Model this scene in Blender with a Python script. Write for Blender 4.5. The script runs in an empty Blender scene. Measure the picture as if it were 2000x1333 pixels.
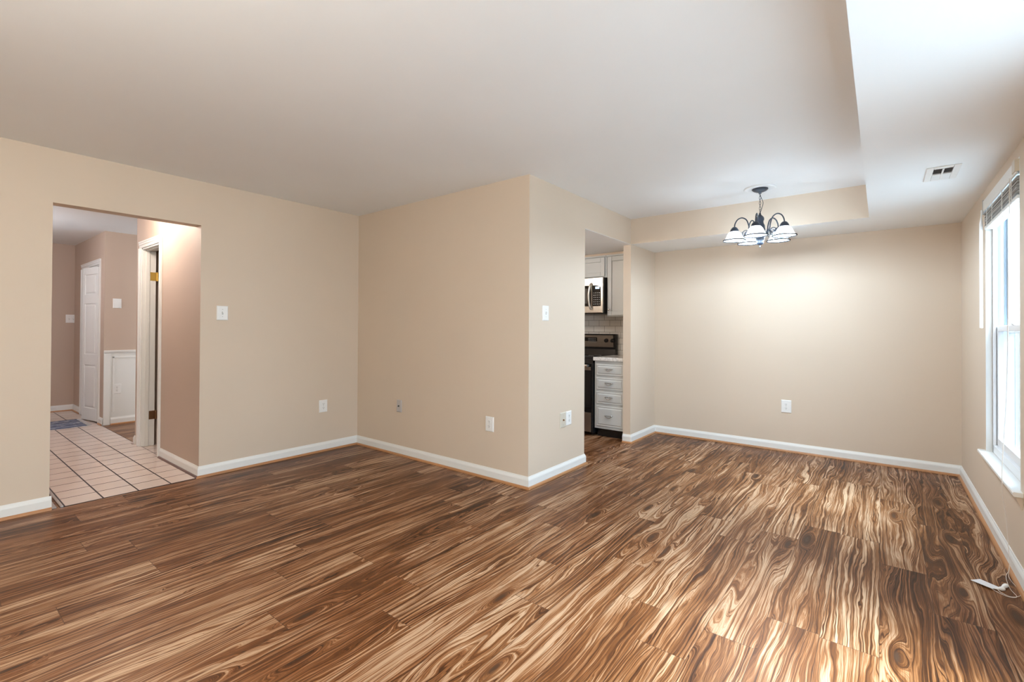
import bpy, bmesh, math, random
from mathutils import Vector, Matrix
random.seed(7)
S = bpy.context.scene
COL = S.collection
R = math.radians
PI = math.pi

# ------------------------------------------------------------------ camera
F_PX, YAW, V0, CAM_Z, PITCH, ROLL = 920.03, 38.0952, 636.31, 1.234, 0.4392, 0.3042
a, t, ro = R(YAW), R(PITCH), R(ROLL)
rt = Vector((math.cos(a), math.sin(a), 0)); fw = Vector((-math.sin(a), math.cos(a), 0)); up = Vector((0, 0, 1))
f2 = fw*math.cos(t) + up*math.sin(t); u2 = up*math.cos(t) - fw*math.sin(t)
r3 = rt*math.cos(ro) + u2*math.sin(ro); u3 = u2*math.cos(ro) - rt*math.sin(ro)
cam = bpy.data.cameras.new('camera')
cam.sensor_width = 36.0
cam.lens = F_PX/2000*36
cam.shift_y = -(666.5 - V0)/2000
cam.clip_start = 0.02
camo = bpy.data.objects.new('camera', cam); COL.objects.link(camo)
M4 = Matrix.Identity(4)
for i in range(3):
    M4[i][0] = r3[i]; M4[i][1] = u3[i]; M4[i][2] = -f2[i]
M4[2][3] = CAM_Z
camo.matrix_world = M4
S.camera = camo

# ------------------------------------------------------------------ view, world, daylight
S.view_settings.view_transform = 'Standard'
S.view_settings.look = 'None'
S.view_settings.exposure = 0.1
S.view_settings.gamma = 1.0
S.view_settings.use_curve_mapping = False
W = bpy.data.worlds.new('World'); S.world = W; W.use_nodes = True
wn = W.node_tree.nodes; wl = W.node_tree.links
bg = wn['Background']
bg.inputs['Color'].default_value = (0.65, 0.84, 1.0, 1)
bg.inputs['Strength'].default_value = 8.2

sun = bpy.data.lights.new('hazy_sun', 'SUN'); sun.energy = 24.0; sun.angle = R(38); sun.color = (0.74, 0.91, 1.0)
suno = bpy.data.objects.new('hazy_sun', sun); COL.objects.link(suno)
suno.rotation_euler = Vector((-0.60, 0.16, -0.80)).to_track_quat('-Z', 'Y').to_euler()

# ------------------------------------------------------------------ room measures (metres)
XL, YK, XP, YS, YB, XS, XR = -4.412, 2.954, -2.149, 4.837, 5.526, -0.078, 0.538
H, HS = 2.44, 2.167
Y0 = -2.9                     # wall behind the camera
T = 0.115                     # wall thickness
HO0, HO1, HOZ = 0.585, 1.468, 2.077     # hall opening
KO0, KO1 = 3.825, 4.837       # kitchen opening
W1 = (3.36, 4.335, 0.455, 2.10)         # window seen at right
W2 = (0.90, 2.30, 0.02, 2.06)          # sliding door in the same wall (out of frame)
XE, XC = -9.4, -7.66          # hall end wall, wainscot wall

# ------------------------------------------------------------------ helpers
def new_bm(): return bmesh.new()

def box(bm, p, q):
    x0, y0, z0 = [min(p[i], q[i]) for i in range(3)]; x1, y1, z1 = [max(p[i], q[i]) for i in range(3)]
    v = [bm.verts.new(c) for c in ((x0,y0,z0),(x1,y0,z0),(x1,y1,z0),(x0,y1,z0),(x0,y0,z1),(x1,y0,z1),(x1,y1,z1),(x0,y1,z1))]
    fs = []
    for ids in ((3,2,1,0),(4,5,6,7),(0,1,5,4),(1,2,6,5),(2,3,7,6),(3,0,4,7)):
        fs.append(bm.faces.new([v[i] for i in ids]))
    return fs

def prism(bm, prof, axis, lo, hi):
    """extrude a closed 2D profile along an axis; prof in the other two axes (cyclic order)"""
    def P(u, v, w):
        return {'x': (w, u, v), 'y': (u, w, v), 'z': (u, v, w)}[axis]
    A = [bm.verts.new(P(u, v, lo)) for u, v in prof]; B = [bm.verts.new(P(u, v, hi)) for u, v in prof]
    n = len(prof)
    for i in range(n):
        bm.faces.new((A[i], A[(i+1) % n], B[(i+1) % n], B[i]))
    bm.faces.new(A[::-1]); bm.faces.new(B)

def lathe(bm, prof, seg=32, center=(0,0,0), closed=False):
    cx, cy, cz = center
    rings = []
    for r, z in prof:
        if r < 1e-6: rings.append([bm.verts.new((cx, cy, cz+z))])
        else: rings.append([bm.verts.new((cx+r*math.cos(2*PI*k/seg), cy+r*math.sin(2*PI*k/seg), cz+z)) for k in range(seg)])
    pairs = list(zip(rings[:-1], rings[1:]))
    if closed: pairs.append((rings[-1], rings[0]))
    for A, B in pairs:
        for k in range(seg):
            k2 = (k+1) % seg
            if len(A) == 1 and len(B) == 1: break
            if len(A) == 1: bm.faces.new((A[0], B[k], B[k2]))
            elif len(B) == 1: bm.faces.new((A[k], B[0], A[k2]))
            else: bm.faces.new((A[k], B[k], B[k2], A[k2]))

def tube(bm, pts, r, seg=8, cap=True):
    pts = [Vector(p) for p in pts]
    n = len(pts); rings = []
    rad = r if isinstance(r, (list, tuple)) else [r]*n
    prev = None
    for i, p in enumerate(pts):
        d = (pts[min(i+1, n-1)] - pts[max(i-1, 0)]).normalized()
        if prev is None:
            ref = Vector((0,0,1)) if abs(d.z) < 0.9 else Vector((1,0,0))
            nrm = d.cross(ref).normalized()
        else:
            nrm = (prev - d*prev.dot(d))
            nrm = nrm.normalized() if nrm.length > 1e-6 else d.orthogonal().normalized()
        prev = nrm; bi = d.cross(nrm)
        rings.append([bm.verts.new(p + (nrm*math.cos(2*PI*k/seg) + bi*math.sin(2*PI*k/seg))*rad[i]) for k in range(seg)])
    for A, B in zip(rings[:-1], rings[1:]):
        for k in range(seg): bm.faces.new((A[k], A[(k+1) % seg], B[(k+1) % seg], B[k]))
    if cap:
        bm.faces.new(rings[0][::-1]); bm.faces.new(rings[-1])

def smooth_path(pts, n=8):
    P = [Vector(p) for p in pts]; out = []
    for i in range(len(P)-1):
        p0, p1, p2, p3 = P[max(i-1,0)], P[i], P[i+1], P[min(i+2, len(P)-1)]
        for k in range(n):
            s = k/n
            out.append(0.5*((2*p1) + (p2-p0)*s + (2*p0-5*p1+4*p2-p3)*s*s + (3*p1-p0-3*p2+p3)*s**3))
    out.append(P[-1]); return out

def obj(name, bm, mat, parent=None, smooth=False, bevel=0, mats=None, seg=2):
    me = bpy.data.meshes.new(name)
    bmesh.ops.recalc_face_normals(bm, faces=bm.faces[:])
    bm.to_mesh(me); bm.free()
    o = bpy.data.objects.new(name, me); COL.objects.link(o)
    for m in (mats or [mat]): me.materials.append(m)
    if smooth:
        for p in me.polygons: p.use_smooth = True
    if bevel:
        b = o.modifiers.new('bevel', 'BEVEL'); b.width = bevel; b.segments = seg; b.limit_method = 'ANGLE'
        b.harden_normals = False
    if parent: o.parent = parent
    return o

def struct(name, bm, mat, parent=None, **k):
    o = obj(name, bm, mat, parent, **k)
    if parent is None: o['kind'] = 'structure'
    return o

def tag(o, label, cat, group=None):
    o['label'] = label; o['category'] = cat
    if group: o['group'] = group
    return o

def thing(name, label, cat, loc=(0,0,0), rz=0, group=None):
    o = bpy.data.objects.new(name, None); COL.objects.link(o)
    o.location = loc; o.rotation_euler = (0,0,rz); o.empty_display_size = 0.05
    return tag(o, label, cat, group)

def boxes(*bs):
    bm = new_bm()
    for p, q in bs: box(bm, p, q)
    return bm

# ------------------------------------------------------------------ materials
class NG:
    """small node-graph writer"""
    def __init__(s, name):
        s.m = bpy.data.materials.new(name); s.m.use_nodes = True
        s.t = s.m.node_tree; s.n = s.t.nodes; s.l = s.t.links
        s.bsdf = s.n['Principled BSDF']; s.out = s.n['Material Output']
    def put(s, sock, v):
        if isinstance(v, bpy.types.NodeSocket): s.l.new(v, sock)
        elif v is not None:
            if sock.type == 'RGBA' and len(v) == 3: v = (*v, 1)
            sock.default_value = v
    def math(s, op, a, b=None, c=None, clamp=False):
        n = s.n.new('ShaderNodeMath'); n.operation = op; n.use_clamp = clamp
        for i, v in enumerate((a, b, c)):
            if v is not None: s.put(n.inputs[i], v)
        return n.outputs[0]
    def add(s, a, b): return s.math('ADD', a, b)
    def sub(s, a, b): return s.math('SUBTRACT', a, b)
    def mul(s, a, b): return s.math('MULTIPLY', a, b)
    def vec(s, x, y, z=0.0):
        n = s.n.new('ShaderNodeCombineXYZ')
        for i, v in enumerate((x, y, z)): s.put(n.inputs[i], v)
        return n.outputs[0]
    def sep(s, v):
        n = s.n.new('ShaderNodeSeparateXYZ'); s.put(n.inputs[0], v); return n.outputs
    def coord(s, kind='Object'):
        return s.n.new('ShaderNodeTexCoord').outputs[kind]
    def noise(s, v, scale=1.0, detail=2.0, rough=0.5, dist=0.0):
        n = s.n.new('ShaderNodeTexNoise')
        s.put(n.inputs['Vector'], v); s.put(n.inputs['Scale'], scale); s.put(n.inputs['Detail'], detail)
        s.put(n.inputs['Roughness'], rough); s.put(n.inputs['Distortion'], dist)
        return n.outputs['Fac']
    def white(s, v):
        n = s.n.new('ShaderNodeTexWhiteNoise'); n.noise_dimensions = '3D'; s.put(n.inputs['Vector'], v)
        return n.outputs
    def mix(s, f, a, b, blend='MIX'):
        n = s.n.new('ShaderNodeMix'); n.data_type = 'RGBA'; n.blend_type = blend
        s.put(n.inputs[0], f); s.put(n.inputs[6], a); s.put(n.inputs[7], b)
        return n.outputs[2]
    def step(s, v, lo, hi, a=0.0, b=1.0):
        n = s.n.new('ShaderNodeMapRange'); n.interpolation_type = 'SMOOTHSTEP'
        for i, x in enumerate((v, lo, hi, a, b)): s.put(n.inputs[i], x)
        return n.outputs[0]
    def ramp(s, f, stops):
        n = s.n.new('ShaderNodeValToRGB'); s.put(n.inputs[0], f); e = n.color_ramp.elements
        while len(e) < len(stops): e.new(0.5)
        for i, (p, c) in enumerate(stops):
            e[i].position = p; e[i].color = (*c, 1)
        return n.outputs[0]
    def bump(s, h, strength=0.2, dist=0.01):
        n = s.n.new('ShaderNodeBump'); s.put(n.inputs['Height'], h)
        n.inputs['Strength'].default_value = strength; n.inputs['Distance'].default_value = dist
        s.l.new(n.outputs[0], s.bsdf.inputs['Normal'])
    def set(s, **k):
        for name, v in k.items(): s.put(s.bsdf.inputs[name.replace('_', ' ')], v)
        return s.m

def paint(name, col, rough=0.55, peel=0.06, vary=0.02, metal=0.0, scale=180, spec=0.5):
    g = NG(name); c = g.coord()
    n1 = g.noise(c, 1.3, 2.0)
    d = tuple(max(0, x*(1-vary*2)) for x in col); l = tuple(min(1, x*(1+vary*2)) for x in col)
    g.set(Base_Color=g.mix(n1, d, l), Roughness=rough, Metallic=metal)
    g.put(g.bsdf.inputs['Specular IOR Level'], spec)
    if peel: g.bump(g.noise(c, scale, 2.0), peel, 0.002)
    return g.m

def glow(name, col, strength, base=(0.8,0.8,0.8)):
    g = NG(name); g.set(Base_Color=base, Emission_Color=col, Emission_Strength=strength, Roughness=0.4); return g.m

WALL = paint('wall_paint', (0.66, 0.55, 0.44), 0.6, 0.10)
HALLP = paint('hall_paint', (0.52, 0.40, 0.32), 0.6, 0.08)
CEIL = paint('ceiling_paint', (0.885, 0.90, 0.91), 0.8, 0.05)
TRIM = paint('white_trim', (0.82, 0.82, 0.80), 0.35, 0.0, 0.005)
SHOE = paint('shoe_wood', (0.44, 0.21, 0.09), 0.4, 0.0, 0.12)
SHOED = paint('shoe_dark', (0.16, 0.10, 0.09), 0.3, 0.0, 0.1)
PLASTIC = paint('white_plastic', (0.85, 0.85, 0.84), 0.3, 0.0, 0.0)
ALMOND = paint('almond_plastic', (0.62, 0.57, 0.48), 0.35, 0.0, 0.0)
GREYPL = paint('grey_plastic', (0.50, 0.47, 0.46), 0.35, 0.0, 0.0)
DARK = paint('dark_slot', (0.02, 0.02, 0.02), 0.5, 0.0, 0.0)
SCREWM = paint('screw_grey', (0.45, 0.45, 0.45), 0.35, 0.0, 0.0)
IRON = paint('dark_iron', (0.016, 0.022, 0.034), 0.38, 0.0, 0.1)
RIMM = paint('rim_black', (0.003, 0.0035, 0.005), 0.6, 0.0, 0.0, spec=0.05)
BRASS = paint('brass', (0.80, 0.52, 0.12), 0.3, 0.0, 0.05, metal=0.55)
BRONZE = paint('worn_bronze', (0.30, 0.16, 0.08), 0.35, 0.0, 0.1, metal=0.8)
CAB = paint('cabinet_grey', (0.62, 0.645, 0.645), 0.4, 0.0, 0.01)
CHROME = paint('chrome', (0.75, 0.75, 0.75), 0.15, 0.0, 0.0, metal=1.0)
PULLM = paint('pull_nickel', (0.45, 0.45, 0.45), 0.2, 0.0, 0.0, metal=1.0)
BLACK = paint('black_enamel', (0.012, 0.012, 0.013), 0.25, 0.0, 0.0)
BLGLASS = paint('black_glass', (0.008, 0.008, 0.009), 0.06, 0.0, 0.0)
ALU = paint('aluminium', (0.75, 0.72, 0.70), 0.3, 0.0, 0.0, metal=1.0)
VINYL = paint('white_vinyl', (0.82, 0.83, 0.85), 0.35, 0.0, 0.0)
TRACK = paint('track_blue_shade', (0.30, 0.38, 0.47), 0.4, 0.0, 0.0)  # white vinyl tracks; the bluish sky shade is put into this colour
SLAT = paint('blind_slat', (0.80, 0.79, 0.77), 0.4, 0.0, 0.0)
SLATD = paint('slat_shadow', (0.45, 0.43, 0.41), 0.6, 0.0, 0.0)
CORDM = paint('cord', (0.80, 0.74, 0.68), 0.7, 0.0, 0.0)
PAPER = paint('tag_paper', (0.78, 0.78, 0.80), 0.6, 0.0, 0.0)
LCD = glow('lcd', (0.55, 0.75, 1.0), 1.2, (0.3, 0.4, 0.5))
BULB = glow('bulb', (0.80, 0.90, 1.0), 4.0)

def steel(name, col):
    g = NG(name); x, y, z = g.sep(g.coord())
    n = g.noise(g.vec(g.mul(x, 4), g.mul(y, 4), g.mul(z, 500)), 1.0, 2.0)
    g.set(Base_Color=g.mix(n, tuple(c*0.9 for c in col), tuple(min(1, c*1.1) for c in col)), Metallic=0.9, Roughness=g.add(0.24, g.mul(n, 0.12)))
    return g.m
STEEL = steel('stainless', (0.66, 0.63, 0.58))
STEELD = steel('stainless_dark', (0.30, 0.275, 0.25))

def m_wood(name='plank_floor', width=0.19, length=1.22, x0=-0.007):
    g = NG(name)
    x, y, z = g.sep(g.coord())
    u = g.add(g.mul(x, 1/width), 200 - x0/width)
    i = g.math('FLOOR', u); fu = g.math('FRACT', u)
    r1 = g.white(g.vec(i, 3.7, 1.1))[0]
    v = g.add(g.add(g.mul(y, 1/length), 100), g.mul(r1, 1.0))
    j = g.math('FLOOR', v); fv = g.math('FRACT', v)
    wn_ = g.white(g.vec(i, j, 5.3)); ra, rb, rc = g.sep(wn_[1])
    qa, qb, qc = ra, rb, rc
    lx = g.mul(fu, width); ly = g.mul(fv, length)
    ox = g.mul(qa, 40); oy = g.mul(qb, 40); oz = g.mul(qc, 20)
    # knots
    vk = g.n.new('ShaderNodeTexVoronoi'); vk.voronoi_dimensions = '2D'
    g.put(vk.inputs['Vector'], g.vec(g.add(g.mul(lx, 7.0), ox), g.add(g.mul(ly, 1.7), oy))); g.put(vk.inputs['Scale'], 1.0)
    kd = vk.outputs['Distance']; kr = g.sep(vk.outputs['Color'])[0]
    kon = g.step(kr, 0.85, 0.87)
    kbump = g.mul(g.step(kd, 0.34, 0.0), kon)
    # growth-ring phase: runs along the plank, warped into cathedrals and swirls
    n1 = g.noise(g.vec(g.add(g.mul(lx, 7.0), ox), g.add(g.mul(ly, 0.95), oy), oz), 1.0, 1.0, 0.5, 0.25)
    n2 = g.noise(g.vec(g.add(g.mul(lx, 20), oy), g.add(g.mul(ly, 3.4), ox), oz), 1.0, 2.0, 0.5, 0.2)
    curl = g.add(0.30, g.mul(g.mul(qc, qc), 0.85))
    ph = g.add(g.mul(lx, 30.0), g.mul(g.mul(n1, 9.0), curl))
    ph = g.add(ph, g.mul(n2, 1.15))
    ph = g.add(ph, g.mul(kbump, 3.0))
    # streaks follow the ring phase, so they bend with the figure and never repeat
    st = g.noise(g.vec(g.add(g.mul(ph, 3.3), ox), g.add(g.mul(ly, 0.7), oy), oz), 1.0, 6.0, 0.70)
    st2 = g.noise(g.vec(g.add(g.mul(ph, 8.5), oy), g.add(g.mul(ly, 0.9), oz), 7.0), 1.0, 2.0, 0.5)
    nm = g.noise(g.vec(g.add(g.mul(lx, 9), oz), g.add(g.mul(ly, 1.6), ox), 2.0), 1.0, 2.0, 0.6, 0.5)
    fine = g.noise(g.vec(g.add(g.mul(lx, 260), ox), g.add(g.mul(ly, 7), oy), oz), 1.0, 3.0, 0.6)
    tone = g.add(g.mul(g.step(st, 0.30, 0.62), 0.56), 0.14)
    tone = g.add(tone, g.mul(g.step(nm, 0.25, 0.78), 0.30))
    tone = g.add(tone, g.mul(g.sub(fine, 0.5), 0.42))
    tone = g.add(tone, g.mul(g.sub(qb, 0.5), 0.20))
    tone = g.sub(tone, g.mul(g.step(st2, 0.57, 0.68), 0.42))
    tone = g.sub(tone, g.mul(g.step(kd, 0.22, 0.04), g.mul(kon, 0.40)))
    tone = g.add(g.mul(g.sub(tone, 0.5), 1.18), 0.5)
    col = g.ramp(tone, [(0.0, WD[0]), (0.28, WD[1]), (0.52, WD[2]), (0.74, WD[3]), (1.0, WD[4])])
    col = g.mix(g.mul(g.step(ra, 0.2, 0.9), 0.25), col, (0.16, 0.056, 0.018), 'MIX')
    kcore = g.mul(g.step(kd, 0.10, 0.02), kon)
    col = g.mix(g.mul(kcore, 0.9), col, (0.045, 0.022, 0.012))
    # thin pore streaks
    pore = g.noise(g.vec(g.add(g.mul(lx, 120), oy), g.add(g.mul(ly, 2.4), oz), 1.0), 1.0, 2.0, 0.5)
    col = g.mix(g.mul(g.step(pore, 0.60, 0.70), 0.5), col, (0.07, 0.03, 0.014))
    # joints
    ex = g.mul(g.math('MINIMUM', fu, g.sub(1.0, fu)), width)
    ey = g.mul(g.math('MINIMUM', fv, g.sub(1.0, fv)), length)
    e = g.math('MINIMUM', ex, ey)
    seam = g.step(e, 0.0022, 0.0004)
    col = g.mix(g.mul(seam, 0.65), col, (0.04, 0.018, 0.01))
    g.set(Base_Color=col, Roughness=g.add(0.30, g.mul(fine, 0.16)))
    g.put(g.bsdf.inputs['Specular IOR Level'], 0.22)
    g.bump(g.sub(g.mul(fine, 0.3), g.mul(seam, 1.0)), 0.12, 0.0015)
    return g.m
WD = [(0.014, 0.0045, 0.0014), (0.039, 0.0122, 0.0035), (0.098, 0.0325, 0.0086), (0.215, 0.088, 0.032), (0.465, 0.300, 0.185)]
WOOD = m_wood()

def m_tile():
    g = NG('hall_tile'); x, y, z = g.sep(g.coord())
    u = g.add(g.mul(g.add(x, 4.4), 1/0.205), 100); v = g.add(g.mul(g.sub(y, 0.660), 1/0.2045), 100)
    fu, fv = g.math('FRACT', u), g.math('FRACT', v)
    e = g.mul(g.math('MINIMUM', g.math('MINIMUM', fu, g.sub(1.0, fu)), g.math('MINIMUM', fv, g.sub(1.0, fv))), 0.205)
    grout = g.step(e, 0.0062, 0.0042)
    rnd = g.white(g.vec(g.math('FLOOR', u), g.math('FLOOR', v), 2.0))[0]
    n = g.noise(g.coord(), 6.0, 3.0)
    col = g.mix(n, (0.68, 0.55, 0.48), (0.76, 0.64, 0.57))
    col = g.mix(g.mul(rnd, 0.3), col, (0.62, 0.50, 0.43))
    col = g.mix(grout, col, (0.05, 0.035, 0.035))
    g.set(Base_Color=col, Roughness=g.add(0.16, g.mul(grout, 0.6)))
    g.bump(g.sub(g.mul(n, 0.1), grout), 0.3, 0.002)
    return g.m
TILE = m_tile()

def m_subway():
    g = NG('subway_tile')
    x, y, z = g.sep(g.coord())
    b = g.n.new('ShaderNodeTexBrick'); b.offset = 0.5; b.squash = 1.0
    g.put(b.inputs['Vector'], g.vec(g.add(x, 10.03), g.add(z, 0.012), 0.0))
    g.put(b.inputs['Color1'], (0.74, 0.72, 0.69)); g.put(b.inputs['Color2'], (0.78, 0.76, 0.73)); g.put(b.inputs['Mortar'], (0.28, 0.26, 0.24))
    g.put(b.inputs['Scale'], 1.0); g.put(b.inputs['Mortar Size'], 0.0026); g.put(b.inputs['Mortar Smooth'], 0.2)
    g.put(b.inputs['Brick Width'], 0.152); g.put(b.inputs['Row Height'], 0.076)
    g.set(Base_Color=b.outputs['Color'], Roughness=0.2)
    g.bump(g.sub(1.0, b.outputs['Fac']), 0.4, 0.003)
    return g.m
SUBWAY = m_subway()

def m_marble():
    g = NG('white_quartz'); c = g.coord()
    n = g.noise(c, 9.0, 6.0, 0.65, 1.5)
    v = g.step(g.math('ABSOLUTE', g.sub(n, 0.5)), 0.0, 0.05)
    g.set(Base_Color=g.mix(v, (0.52, 0.51, 0.50), (0.80, 0.79, 0.77)), Roughness=0.2); return g.m
QUARTZ = m_marble()

def m_glass(name='window_glass', tint=(0.97, 0.99, 1.0), refl=0.08):
    g = NG(name); n = g.n
    tr = n.new('ShaderNodeBsdfTransparent'); tr.inputs[0].default_value = (*tint, 1)
    gl = n.new('ShaderNodeBsdfGlossy'); gl.inputs['Roughness'].default_value = 0.02
    lw = n.new('ShaderNodeLayerWeight'); lw.inputs[0].default_value = 0.5
    fz = g.add(0.02, g.mul(g.math('POWER', lw.outputs['Facing'], 5.0), 0.35))
    mx = n.new('ShaderNodeMixShader')
    g.l.new(fz, mx.inputs[0]); g.l.new(tr.outputs[0], mx.inputs[1]); g.l.new(gl.outputs[0], mx.inputs[2])
    g.l.new(mx.outputs[0], g.out.inputs[0]); return g.m
GLASS = m_glass()

def m_screen():
    g = NG('insect_screen'); n = g.n
    tr = n.new('ShaderNodeBsdfTransparent'); tr.inputs[0].default_value = (0.9, 0.92, 0.94, 1)
    df = n.new('ShaderNodeBsdfDiffuse'); df.inputs[0].default_value = (0.10, 0.11, 0.12, 1)
    tl = n.new('ShaderNodeBsdfTranslucent'); tl.inputs[0].default_value = (0.10, 0.11, 0.12, 1)
    ad = n.new('ShaderNodeMixShader'); g.l.new(df.outputs[0], ad.inputs[1]); g.l.new(tl.outputs[0], ad.inputs[2])
    mx = n.new('ShaderNodeMixShader'); mx.inputs[0].default_value = 0.42
    g.l.new(tr.outputs[0], mx.inputs[1]); g.l.new(ad.outputs[0], mx.inputs[2]); g.l.new(mx.outputs[0], g.out.inputs[0])
    return g.m
SCREEN = m_screen()

def m_shade():
    """white ribbed glass of the lamp shades, thin enough to glow from the bulb inside"""
    g = NG('shade_glass'); n = g.n
    tr = n.new('ShaderNodeBsdfTranslucent'); tr.inputs[0].default_value = (0.93, 0.96, 1.0, 1)
    gl = n.new('ShaderNodeBsdfGlossy'); gl.inputs['Roughness'].default_value = 0.1
    df = n.new('ShaderNodeBsdfDiffuse'); df.inputs[0].default_value = (0.86, 0.9, 0.94, 1)
    tp = n.new('ShaderNodeBsdfTransparent')
    m1 = n.new('ShaderNodeMixShader'); m1.inputs[0].default_value = 0.35
    g.l.new(tr.outputs[0], m1.inputs[1]); g.l.new(df.outputs[0], m1.inputs[2])
    m2 = n.new('ShaderNodeMixShader'); m2.inputs[0].default_value = 0.10
    g.l.new(m1.outputs[0], m2.inputs[1]); g.l.new(gl.outputs[0], m2.inputs[2])
    m3 = n.new('ShaderNodeMixShader'); m3.inputs[0].default_value = 0.18
    g.l.new(m2.outputs[0], m3.inputs[1]); g.l.new(tp.outputs[0], m3.inputs[2])
    g.l.new(m3.outputs[0], g.out.inputs[0]); return g.m
SHADE = m_shade()

def m_mat():
    g = NG('woven_mat'); x, y, z = g.sep(g.coord())
    w = g.noise(g.vec(g.mul(x, 14), g.mul(y, 60), 0.0), 1.0, 2.0)
    f = g.math('FRACT', g.add(g.mul(x, 1/0.095), g.mul(w, 0.10)))
    k = g.step(g.math('ABSOLUTE', g.sub(f, 0.5)), 0.16, 0.24)
    chk = g.step(g.noise(g.vec(g.mul(x, 20), g.mul(y, 16), 3.0), 1.0, 2.0), 0.45, 0.60)
    light = g.mix(chk, (0.26, 0.29, 0.38), (0.52, 0.53, 0.57))
    g.set(Base_Color=g.mix(k, light, (0.025, 0.032, 0.065)), Roughness=0.9)
    return g.m
MATM = m_mat()

# ------------------------------------------------------------------ structure: floor, walls, ceilings
struct('floor', boxes(((-4.40, Y0, -0.08), (XR, YB, 0.0))), WOOD)
struct('floor_tile', boxes(((XE-0.02, 0.655, -0.08), (-4.40, 1.478, 0.004))), TILE)
struct('floor_side_room', boxes(((XC, 1.478, -0.08), (-6.22, 3.4, 0.0))), WOOD)
struct('floor_far_closet', boxes(((XE-0.02, 1.478, -0.08), (XC, 2.3, -0.002))), TILE)
struct('floor_closet', boxes(((-6.22, 1.478, -0.08), (-4.40, 2.6, -0.002))), TILE)
struct('floor_hall', boxes(((XE-0.02, -1.2, -0.08), (-4.40, 0.655, -0.004))), WOOD)

struct('wall_left', boxes(((XL-T, Y0, 0), (XL, HO0, H)), ((XL-T, HO1+T, 0), (XL, YB, H)), ((XL-0.002, HO1, 0), (XL, HO1+T, H)), ((XL-T, HO0, HOZ), (XL, HO1, H))), WALL)
struct('wall_middle', boxes(((XL, YK, 0), (XP, YK+0.1, H))), WALL)
struct('wall_pillar', boxes(((XP-0.088, YK+0.1, 0), (XP, KO0, H)), ((XP-0.088, KO0, HS), (XP, KO1, H)), ((XP-0.088, KO1, 0), (XP, YB, H))), WALL)
struct('wall_back', boxes(((XL-T, YB, 0), (XR+0.16, YB+T, H))), WALL)
WT = 0.16
def wall_with_windows(name, ys, wins):
    bm = new_bm(); y = ys[0]
    for (a0, a1, z0, z1) in wins:
        box(bm, (XR, y, 0), (XR+WT, a0, H)); box(bm, (XR, a0, 0), (XR+WT, a1, z0-0.0225)); box(bm, (XR, a0, z1), (XR+WT, a1, H)); y = a1
    box(bm, (XR, y, 0), (XR+WT, ys[1], H))
    return struct(name, bm, WALL)
wall_with_windows('wall_right', (Y0, YB), [W2, W1])
struct('wall_front', boxes(((XL-T, Y0-WT, 0), (XR+WT, Y0, H))), WALL)

struct('ceiling', boxes(((XE-0.12, Y0-WT, H), (XR+WT, YB+T, H+0.1))), CEIL)
bm = new_bm()
for p, q in (((XS, Y0, HS), (XR, YB, H)), ((XP, YS, HS), (XS, YB, H))):
    for fc in box(bm, p, q): fc.material_index = 0
for fc in bm.faces:
    n = fc.normal if fc.normal.length else None
bm.normal_update()
for fc in bm.faces:
    fc.material_index = 1 if (fc.normal.y < -0.5) else 0
struct('ceiling_bulkhead', bm, CEIL, mats=[CEIL, WALL])
struct('ceiling_kitchen', boxes(((XL, YK+0.1, HS), (XP-0.088, YB, H)), ((XP-0.088, KO0, HS-0.003), (XP-0.001, KO1, HS))), CEIL)

# hall
bm = new_bm()
DX0, DX1, DZ = -6.015, -5.447, 2.05          # hall closet doorway in the wall beside the opening
box(bm, (DX1, HO1, 0), (XL-0.002, HO1+T, H)); box(bm, (-6.20, HO1, 0), (DX0, HO1+T, H)); box(bm, (DX0, HO1, DZ), (DX1, HO1+T, H))
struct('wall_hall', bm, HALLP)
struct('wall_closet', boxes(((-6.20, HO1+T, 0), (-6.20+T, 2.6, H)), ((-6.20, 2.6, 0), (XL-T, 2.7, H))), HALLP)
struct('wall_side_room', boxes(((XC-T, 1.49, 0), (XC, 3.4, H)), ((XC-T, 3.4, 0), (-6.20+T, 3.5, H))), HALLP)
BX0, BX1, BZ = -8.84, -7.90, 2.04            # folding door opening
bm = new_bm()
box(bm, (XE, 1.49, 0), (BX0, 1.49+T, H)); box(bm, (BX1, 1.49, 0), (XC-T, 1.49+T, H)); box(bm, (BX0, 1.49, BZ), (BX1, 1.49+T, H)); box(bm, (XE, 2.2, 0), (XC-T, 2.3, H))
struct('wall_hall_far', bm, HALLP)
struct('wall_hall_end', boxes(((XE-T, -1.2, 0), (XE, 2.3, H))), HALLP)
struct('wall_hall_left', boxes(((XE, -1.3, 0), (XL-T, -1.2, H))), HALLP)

# wainscot on the side-room wall
bm = new_bm()
x = XC
wy0, wy1 = 1.478, 2.9
box(bm, (x, wy0+0.012, 0.0), (x+0.006, wy1, 0.93))
prism(bm, [(x+0.006, 0.905), (x+0.022, 0.91), (x+0.028, 0.93), (x+0.028, 0.94), (x, 0.94), (x, 0.905)], 'y', wy0+0.012, wy1)
box(bm, (x, wy0+0.012, 0.0), (x+0.018, wy0+0.075, 0.905))
for (yy0, yy1) in ((1.575, 2.3),):
    for p, q in (((x, yy0, 0.16), (x+0.014, yy0+0.02, 0.86)), ((x, yy1-0.02, 0.16), (x+0.014, yy1, 0.86)), ((x, yy0, 0.84), (x+0.014, yy1, 0.86))):
        box(bm, p, q)
struct('trim_wainscot', bm, TRIM, bevel=0.003)

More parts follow.
